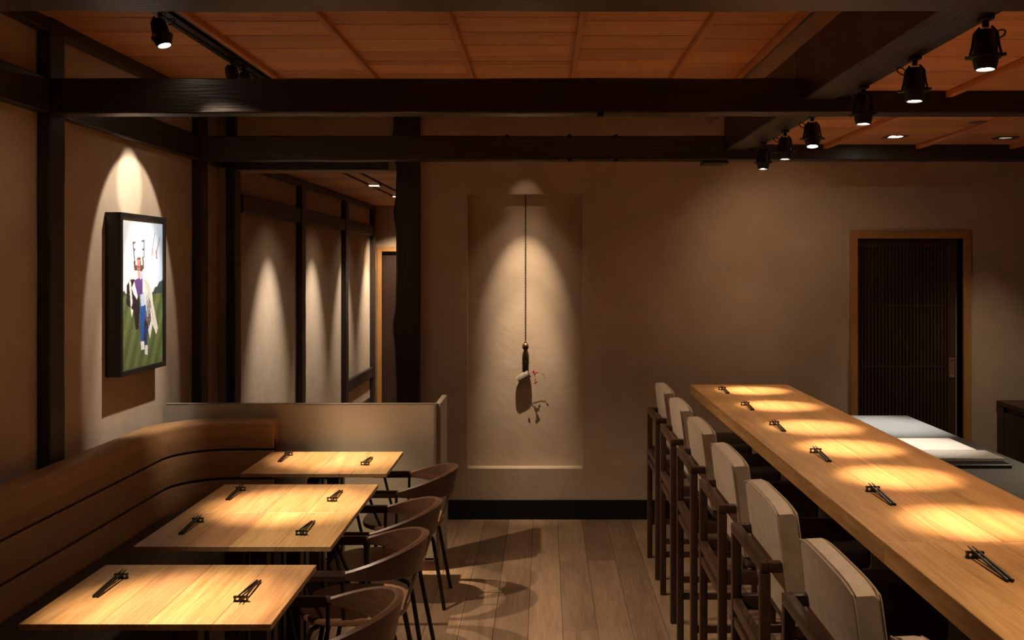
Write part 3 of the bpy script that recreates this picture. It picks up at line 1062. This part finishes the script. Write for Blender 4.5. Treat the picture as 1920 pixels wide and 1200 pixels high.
stool = make_stool()
SLAB = ['white padded bar stool farthest from the camera, beside the back wall',
        'second white padded bar stool counted from the back wall',
        'third white padded bar stool counted from the back wall',
        'middle white padded bar stool of the row of seven',
        'fifth white padded bar stool counted from the back wall',
        'sixth white padded bar stool from the back wall, whole back cushion visible',
        'nearest white padded bar stool, only its cushion top at the bottom edge']
for i, yy in enumerate((5.89, 5.20, 4.515, 3.825, 3.13, 2.41, 1.715)):
    s = stool if i == 0 else copy_tree(stool)
    s.location = (.632, yy, 0)
    s['label'] = SLAB[i]


# ------------------------------------------------------------------ spotlights
def make_spotlight(label, loc, aim, lens='lens', group='track spotlights', roll=0.0, loop=1, scale=1.0, drop=.155):
    """loc: underside of the track; the head hangs from a yoke and points at aim"""
    t = thing('spotlight', label, 'spotlight', loc, group)
    MB().box(-.016, .016, -.03, .03, -.012, -.0005, .002, 1).build('track_adapter', 'black', t, world=False)
    MB().tube([(0, 0, -.011), (0, 0, -.03)], .010, 10).build('swivel', 'black', t, True, False)
    pivot = Vector((0, 0, -.085))
    d = (Vector(aim) - (Vector(loc) + pivot)).normalized()
    q = d.to_track_quat('-Z', 'Y').to_matrix().to_4x4()
    qr = q @ Matrix.Rotation(roll, 4, 'Z')
    Mx = Matrix.Translation(pivot) @ qr @ Matrix.Scale(scale, 4)
    m = MB()
    m.lathe([(0, .046), (.022, .046), (.030, .038), (.035, .012), (.036, -.030), (.045, -.031), (.047, -.036), (.045, -.042), (.038, -.043), (.036, -.060), (.031, -.078), (.027, -.078), (.026, -.071), (0, -.0705)], 20, Mx)
    hd = m.build('lamp_head', 'black', t, True, False)
    MB().lathe([(0, -.0725), (.0258, -.0725), (.0258, -.0722), (0, -.0712)], 20, Mx).build('lens', lens, hd, False, False)
    for s in (-1, 1):
        mm = MB()
        pts = [Mx @ Vector((s * .018, 0, .056)), Mx @ Vector((s * .034, 0, .036)), Mx @ Vector((s * .0395, 0, -.005)), Mx @ Vector((s * .047, 0, -.036))]
        pts[0] = Vector((0, 0, -.03)) + (pts[0] - Vector((0, 0, -.03))) * .95
        mm.tube(pts, .0042, 6)
        mm.build('yoke', 'black', t, True, False)
        mm = MB()
        mm.tube([Mx @ Vector((s * .047, 0, -.037)), Mx @ Vector((s * .060, 0, -.035))], .0055, 8)
        mm.build('knob', 'greymetal' if s > 0 else 'black', t, True, False)
    mm = MB()
    pts = []
    for k in range(9):
        a = -pi * .75 + 1.5 * pi * k / 8
        pts.append((loop * (.030 + .017 + .017 * cos(a)), .005, -.050 + .012 * sin(a) + .006 * cos(a)))
    mm.tube(pts, .0028, 6)
    mm.build('cable', 'black', t, True, False)
    return t


SP = ['black track spotlight at the top right corner, largest of the bar row', 'second nearest track spotlight of the bar row, with its cable loop on the left',
      'third nearest track spotlight of the bar row, in front of the black crossbeam', 'fourth nearest track spotlight of the bar row, brightest lens below the crossbeam',
      'fifth nearest track spotlight of the bar row, next to the last one', 'farthest track spotlight of the bar row, hanging before the plastered wall']
trk = thing('lighting_track', 'black lighting track beside the long beam carrying the bar spotlights', 'lighting track', (1.35, 4.4, 2.599))
for ya, yb_ in ((0.3, 2.56), (2.716, 4.495), (4.617, 6.47)):
    MB().box(1.3225, 1.381, ya, yb_, 2.570, 2.599, .002, 1).build('track_rail', 'black', trk)
for i, (y, ty) in enumerate(BAR_SPOTS):
    make_spotlight(SP[i], (XB, y, 2.570), (1.33 if i != 3 else 1.30, y - (.04 if i != 3 else .30), 1.05), 'lens', 'bar row of track spotlights', loop=(1 if i in (0,) else -1))

tr = thing('lighting_track', 'black recessed lighting track in the cedar ceiling over the tables', 'lighting track', (XT, 4, ZC))
MB().box(TX0, TX1, 1.95, 7.0, ZC + .004, ZC + .0118).build('channel', 'blackmatte', tr)
MB().box(TX0 + .001, TX0 + .028, 1.95, 7.0, ZC - .012, ZC + .004, .001, 1).build('track_rail', 'black', tr)
MB().box(-1.709, -1.671, 1.95, 7.0, ZC - .014, ZC + .004, .002, 1).build('track_rail', 'black', tr)
MB().box(TX1 - .016, TX1 - .001, 1.95, 7.0, ZC - .008, ZC + .004, .001, 1).build('track_rail', 'greymetal', tr)
make_spotlight('black track spotlight with lit lens over the tables, left of the picture top', (XT, 4.33, ZC - .014), (-1.02, 4.10, .74), 'lens', 'track spotlights over the tables', scale=1.0)
make_spotlight('black track spotlight aimed at the framed picture, half hidden by the crossbeam', (XT, 5.52, ZC - .014), (-2.25, 5.5, 1.62), 'lens', 'track spotlights over the tables', roll=.7)
make_spotlight('black track spotlight beside the picture spotlight, half hidden by the crossbeam', (XT, 5.33, ZC - .014), (-1.13, 5.50, .74), 'lens', 'track spotlights over the tables', roll=.5)

# small spot behind the rear crossbeam that lights the niche
nsp = thing('spotlight', 'small hidden spotlight on the back of the rear crossbeam above the niche', 'spotlight', (-.14, 6.64, 2.60))
MB().box(-.155, -.125, 6.602, 6.64, 2.615, 2.635, .002, 1).build('bracket', 'black', nsp)
MB().lathe([(0, .03), (.02, .03), (.02, -.008), (.017, -.008), (.016, 0), (0, 0)], 14, Matrix.Translation((0, .025, 0)) @ Matrix.Rotation(.2, 4, 'X')).build('lamp_head', 'black', nsp, True, False)


def downlight(label, x, y, lens, lit=True):
    t = thing('downlight', label, 'downlight', (x, y, ZK))
    b = MB()
    for (xa, xb, ya, yb_) in ((-.062, .062, -.055, -.038), (-.062, .062, .038, .055), (-.062, -.038, -.038, .038), (.038, .062, -.038, .038)):
        b.box(xa, xb, ya, yb_, -.004, -.0005)
    b.build('trim_plate', 'black', t, world=False)
    MB().lathe([(0, -.002), (.030, -.002), (.0375, -.0035), (.0375, -.001), (0, -.001)], 18).build('lens', lens, t, world=False)
    return t


downlight('square recessed downlight with lit lens in the low ceiling over the kitchen', 2.15, 6.06, 'lens')
downlight('square recessed downlight, unlit, at the right end of the low ceiling', 2.85, 6.11, 'lens_dim')
sp_ = thing('ceiling_speaker', 'round flush ceiling speaker in the low cedar ceiling near the right edge', 'speaker', (2.40, 5.46, ZK))
MB().lathe([(0, -.004), (.045, -.004), (.052, -.0025), (.054, -.0005), (0, -.0005)], 24).build('grille', 'greymetal', sp_, True, False)
for k, (y, lab) in enumerate(((9.55, 'nearer small lit lamp in the ceiling slot of the passage'), (11.04, 'farther small lit lamp in the ceiling slot of the passage'))):
    t = thing('slot_lamp', lab, 'lamp', (-1.65, y, ZCO), 'slot lamps of the passage ceiling')
    MB().box(-.065, .065, -.035, .035, -.022, -.0005, .003, 1).build('housing', 'black', t, world=False)
    MB().box(-.05, .05, -.0365, .015, -.0235, -.012, .001, 1).build('lens', 'lens_warm', t, world=False)


# ------------------------------------------------------------------ framed picture
PYa, PYb, PZa, PZb = 5.20, 5.822, 1.216, 2.088
pf = thing('framed_picture', 'framed colour photograph of a costumed figure in a meadow, on the left wall', 'picture', (XL, 5.51, PZa))
PXF = XL + .085
fw = .028
b = MB()
b.box(XL + .001, PXF, PYa, PYa + fw, PZa, PZb, .002, 1)
b.box(XL + .001, PXF, PYb - fw, PYb, PZa, PZb, .002, 1)
b.box(XL + .001, PXF, PYa + fw, PYb - fw, PZa, PZa + fw, .002, 1)
b.box(XL + .001, PXF, PYa + fw, PYb - fw, PZb - fw, PZb, .002, 1)
b.build('frame', 'picframe', pf)
# the print: a flat image held as vertex colours on one sheet
NU, NV = 130, 190


def inpoly(u, v, P):
    c = False
    j = len(P) - 1
    for i in range(len(P)):
        if (P[i][1] > v) != (P[j][1] > v) and u < (P[j][0] - P[i][0]) * (v - P[i][1]) / (P[j][1] - P[i][1]) + P[i][0]:
            c = not c
        j = i
    return c


def dseg(u, v, a, c):
    ax, ay = a; bx_, by_ = c
    dx, dy = bx_ - ax, (by_ - ay) * 1.4
    px_, py_ = u - ax, (v - ay) * 1.4
    t = max(0, min(1, (px_ * dx + py_ * dy) / (dx * dx + dy * dy + 1e-9)))
    return math.hypot(px_ - t * dx, py_ - t * dy)


WH = (.78, .77, .72)
shapes = [
    ([(.50, .29), (.66, .30), (.70, .42), (.76, .58), (.88, .75), (.84, .80), (.74, .72), (.68, .82), (.62, .74), (.57, .52), (.52, .40)], WH),
    ([(.17, .36), (.30, .33), (.36, .37), (.32, .47), (.28, .60), (.24, .66), (.20, .56), (.16, .47)], WH),
    ([(.13, .44), (.22, .40), (.40, .41), (.43, .60), (.40, .74), (.33, .745), (.28, .61), (.12, .57)], (.030, .018, .020)),
    ([(.18, .42), (.22, .41), (.26, .56), (.22, .60)], WH),
    ([(.46, .50), (.60, .50), (.70, .57), (.70, .70), (.60, .78), (.52, .86), (.48, .62)], (.040, .022, .026)),
    ([(.30, .41), (.50, .38), (.50, .50), (.38, .53), (.30, .50)], (.13, .06, .22)),
    ([(.44, .55), (.60, .55), (.61, .64), (.54, .70), (.52, .83), (.45, .83), (.43, .68)], (.03, .10, .36)),
    ([(.55, .74), (.62, .72), (.61, .86), (.56, .86)], (.025, .05, .16)),
    ([(.44, .51), (.60, .49), (.58, .58), (.46, .59)], (.50, .60, .78)),
    ([(.24, .46), (.30, .42), (.38, .52), (.36, .54), (.28, .50)], (.85, .85, .86)),
    ([(.42, .34), (.50, .33), (.51, .39), (.44, .41)], (.45, .52, .70)),
    ([(.28, .285), (.34, .26), (.52, .25), (.53, .33), (.48, .35), (.30, .345)], (.12, .06, .05)),
    ([(.32, .26), (.35, .24), (.37, .31), (.33, .31)], (.80, .76, .70)),
    ([(.45, .26), (.48, .235), (.50, .31), (.46, .31)], (.80, .76, .70)),
    ([(.36, .27), (.44, .27), (.43, .34), (.37, .34)], (.50, .24, .19)),
    ([(.38, .315), (.42, .315), (.42, .328), (.38, .328)], (.16, .04, .03)),
    ([(.37, .345), (.44, .345), (.44, .40), (.38, .39)], (.55, .36, .26)),
    ([(.45, .83), (.53, .83), (.55, .89), (.46, .885)], (.80, .80, .82)),
    ([(.56, .86), (.62, .86), (.62, .93), (.55, .92)], (.80, .80, .82)),
]
DKL = (.07, .06, .065)
front_lines = [((.27, .155), (.30, .265), .012, DKL), ((.53, .14), (.53, .25), .012, DKL), ((.28, .16), (.33, .155), .009, DKL), ((.47, .145), (.53, .14), .009, DKL),
               ((.28, .205), (.32, .205), .008, DKL), ((.49, .20), (.53, .20), .008, DKL),
               ((.75, .19), (.80, .08), .008, (.26, .20, .20)), ((.84, .22), (.93, .115), .010, (.34, .20, .20)), ((.74, .20), (.73, .25), .012, (.40, .10, .12)), ((.84, .21), (.85, .255), .013, (.40, .10, .12))]
for k in range(7):                             # gaps between the hanging ropes
    f = k / 6
    front_lines.append(((.53 + .10 * f, .40 + .03 * f), (.60 + .24 * f, .70 + .05 * ((k * 3) % 4) / 4), .0045, (.44, .42, .36)))
for k in range(5):                             # loose rope ends over the dark coat
    f = k / 4
    front_lines.append(((.50 + .05 * f, .44), (.60 + .12 * f, .62 + .06 * ((k * 2) % 3) / 3), .0055, WH))
for k in range(4):
    front_lines.append(((.60 + .03 * k, .31), (.70 + .035 * k, .10 + .05 * (k % 2)), .006, (.74, .74, .74)))


def picture_colour(u, v):
    rr = random.Random(int(u * 997) * 7919 + int(v * 991))
    hz = .50 - .012 * sin(u * 9)
    # sky
    t = max(0, min(1, (u - .25) * .75 + (.15 - v) * .4))
    c = [.80 - .55 * t, .85 - .38 * t, .90 - .18 * t]
    hill = .515 - .105 * max(0, min(1, (u - .68) / .30)) + .006 * sin(u * 60)
    left = .487 + .01 * sin(u * 70) + max(0, u - .12) * .3
    if v > min(hill, left):
        c = [.045, .065, .060] if u > .5 else [.055, .075, .040]
    if v > hz + .018:
        g = rr.uniform(.65, 1.35)
        dk = 1.0 + .25 * sin(u * 31 + v * 23)
        c = [.115 * g * dk, .155 * g * dk, .055 * g * dk]
    for P, col in shapes:
        if inpoly(u, v, P):
            k = rr.uniform(.85, 1.15)
            c = [col[0] * k, col[1] * k, col[2] * k]
    for (a, e, w, col) in front_lines:
        if dseg(u, v, a, e) < w:
            c = list(col)
    return c


me = bpy.data.meshes.new('print')
vv, ff, cl = [], [], []
xo = PXF - .012 - XL
for j in range(NV + 1):
    for i in range(NU + 1):
        u, v = i / NU, j / NV
        yy = PYa + fw + (PYb - PYa - 2 * fw) * u - 5.51
        z_ = PZb - fw - (PZb - PZa - 2 * fw) * v - PZa
        vv.append((xo, yy, z_))
        cl.append(picture_colour(u, v))
for j in range(NV):
    for i in range(NU):
        a = j * (NU + 1) + i
        ff.append((a, a + NU + 1, a + NU + 2, a + 1))
me.from_pydata(vv, [], ff)
ca = me.color_attributes.new('paint', 'FLOAT_COLOR', 'POINT')
for i, c in enumerate(cl):
    ca.data[i].color = (c[0], c[1], c[2], 1)
m_, nt, bs = mat_base('photo_print')
at_ = nt.nodes.new('ShaderNodeAttribute'); at_.attribute_name = 'paint'
nt.links.new(at_.outputs['Color'], bs.inputs['Base Color'])
bs.inputs['Roughness'].default_value = .5
bs.inputs['Specular IOR Level'].default_value = .3
me.materials.append(m_)
po = bpy.data.objects.new('print', me); COL.objects.link(po); po.parent = pf
MB().box(XL + .001, PXF - .0135, PYa + fw, PYb - fw, PZa + fw, PZb - fw).build('backing', 'blackmatte', pf)

# ------------------------------------------------------------------ hanging flower vase in the niche
VX, VY = -.141, 7.118
hv = thing('hanging_vase', 'slender black hanging flower vase on a braided cord in the niche', 'vase', (VX, VY, 1.06))
# braided cord: two strands twisted
for ph in (0, pi):
    pts = []
    n = 260
    for k in range(n + 1):
        z_ = 1.262 + (NZ1 - 1.262) * k / n
        a = ph + k * .62
        pts.append((VX + .0028 * cos(a), VY + .0028 * sin(a), z_))
    MB().tube(pts, .0026, 5).build('cord', 'cordm', hv, True)
MB().tube([(VX - .008, VY, 1.252), (VX - .004, VY - .004, 1.259), (VX + .003, VY - .003, 1.262), (VX + .006, VY, 1.254), (VX, VY, 1.250)], .004, 6).build('cord_knot', 'brass', hv, True)
T = Matrix.Translation((0, 0, 0))
MB().lathe([(.0, .190 + .024 - .0), (.010, .213), (.019, .205), (.0235, .192), (.0235, .187)], 20, Matrix.Translation((0, 0, -.022))).build('bead_top', 'brass', hv, True, False)
MB().lathe([(.0237, .187), (.0225, .176), (.017, .166), (.008, .161), (0, .160)], 20, Matrix.Translation((0, 0, -.023))).build('bead_bottom', 'bronze', hv, True, False)
MB().tube([(VX, VY, 1.198), (VX, VY, 1.165)], .0028, 6).build('cord', 'cordm', hv)
# black hanger: pointed hood split by a crescent opening, then the slender holder
MB().prism([(0, .110), (.006, .103), (.012, .088), (.018, .068), (.0225, .046), (.017, .052), (.010, .061), (0, .066), (-.010, .061), (-.017, .052), (-.0225, .046), (-.018, .068), (-.012, .088), (-.006, .103)], 'y', -.014, .014).build('hood', 'lacquer', hv, False, False)
for s in (-1, 1):
    MB().box(VX + s * .0215 - .0018, VX + s * .0215 + .0018, VY - .003, VY + .003, 1.095, 1.112).build('strap', 'lacquer', hv)
MB().lathe([(0, .040), (.0225, .040), (.0235, .01), (.022, -.04), (.017, -.062), (0, -.066)], 18).build('holder', 'lacquer', hv, True, False)
# tilted stoneware cup
Mc = Matrix.Translation((-.012, -.006, -.052)) @ Matrix.Rotation(radians(58), 4, 'Y')
MB().lathe([(0, -.052), (.024, -.050), (.029, -.035), (.031, .02), (.029, .046), (.0255, .046), (.026, .015), (.024, -.03), (0, -.038)], 20, Mc).build('cup', 'clay', hv, True, False)
# sprig with red petals
bx0 = Vector((.035, -.03, -.03))
for pts in ([(.03, -.03, -.030), (.045, -.036, -.018), (.062, -.04, -.022), (.072, -.04, -.05), (.074, -.04, -.085)],
            [(.03, -.03, -.028), (.06, -.03, -.020), (.095, -.028, -.018), (.125, -.025, -.030), (.142, -.022, -.062)]):
    MB().tube([Vector(p) for p in pts], .0012, 5).build('stem', 'stem', hv, True, False)
rp = random.Random(5)
for (px_, py_, pz_, sz) in ((.022, -.058, -.022, .010), (.058, -.042, -.012, .011), (.066, -.042, -.028, .013), (.076, -.042, -.018, .010), (.086, -.036, -.020, .008), (.072, -.04, -.070, .010), (.078, -.04, -.088, .012), (.068, -.041, -.098, .009), (.142, -.022, -.062, .006), (.128, -.024, -.036, .005)):
    ang = rp.uniform(0, 6.28)
    Mp = Matrix.Translation((px_, py_, pz_)) @ Matrix.Rotation(ang, 4, 'Y') @ Matrix.Rotation(rp.uniform(-.6, .6), 4, 'X') @ Matrix.Diagonal((sz * 1.15, sz * .4, sz * .62, 1))
    MB().lathe([(0, 1), (.5, .7), (.9, 0), (.5, -.7), (0, -1)], 8, Mp @ Matrix.Rotation(pi / 2, 4, 'Y')).build('petal', 'petal', hv, True, False)
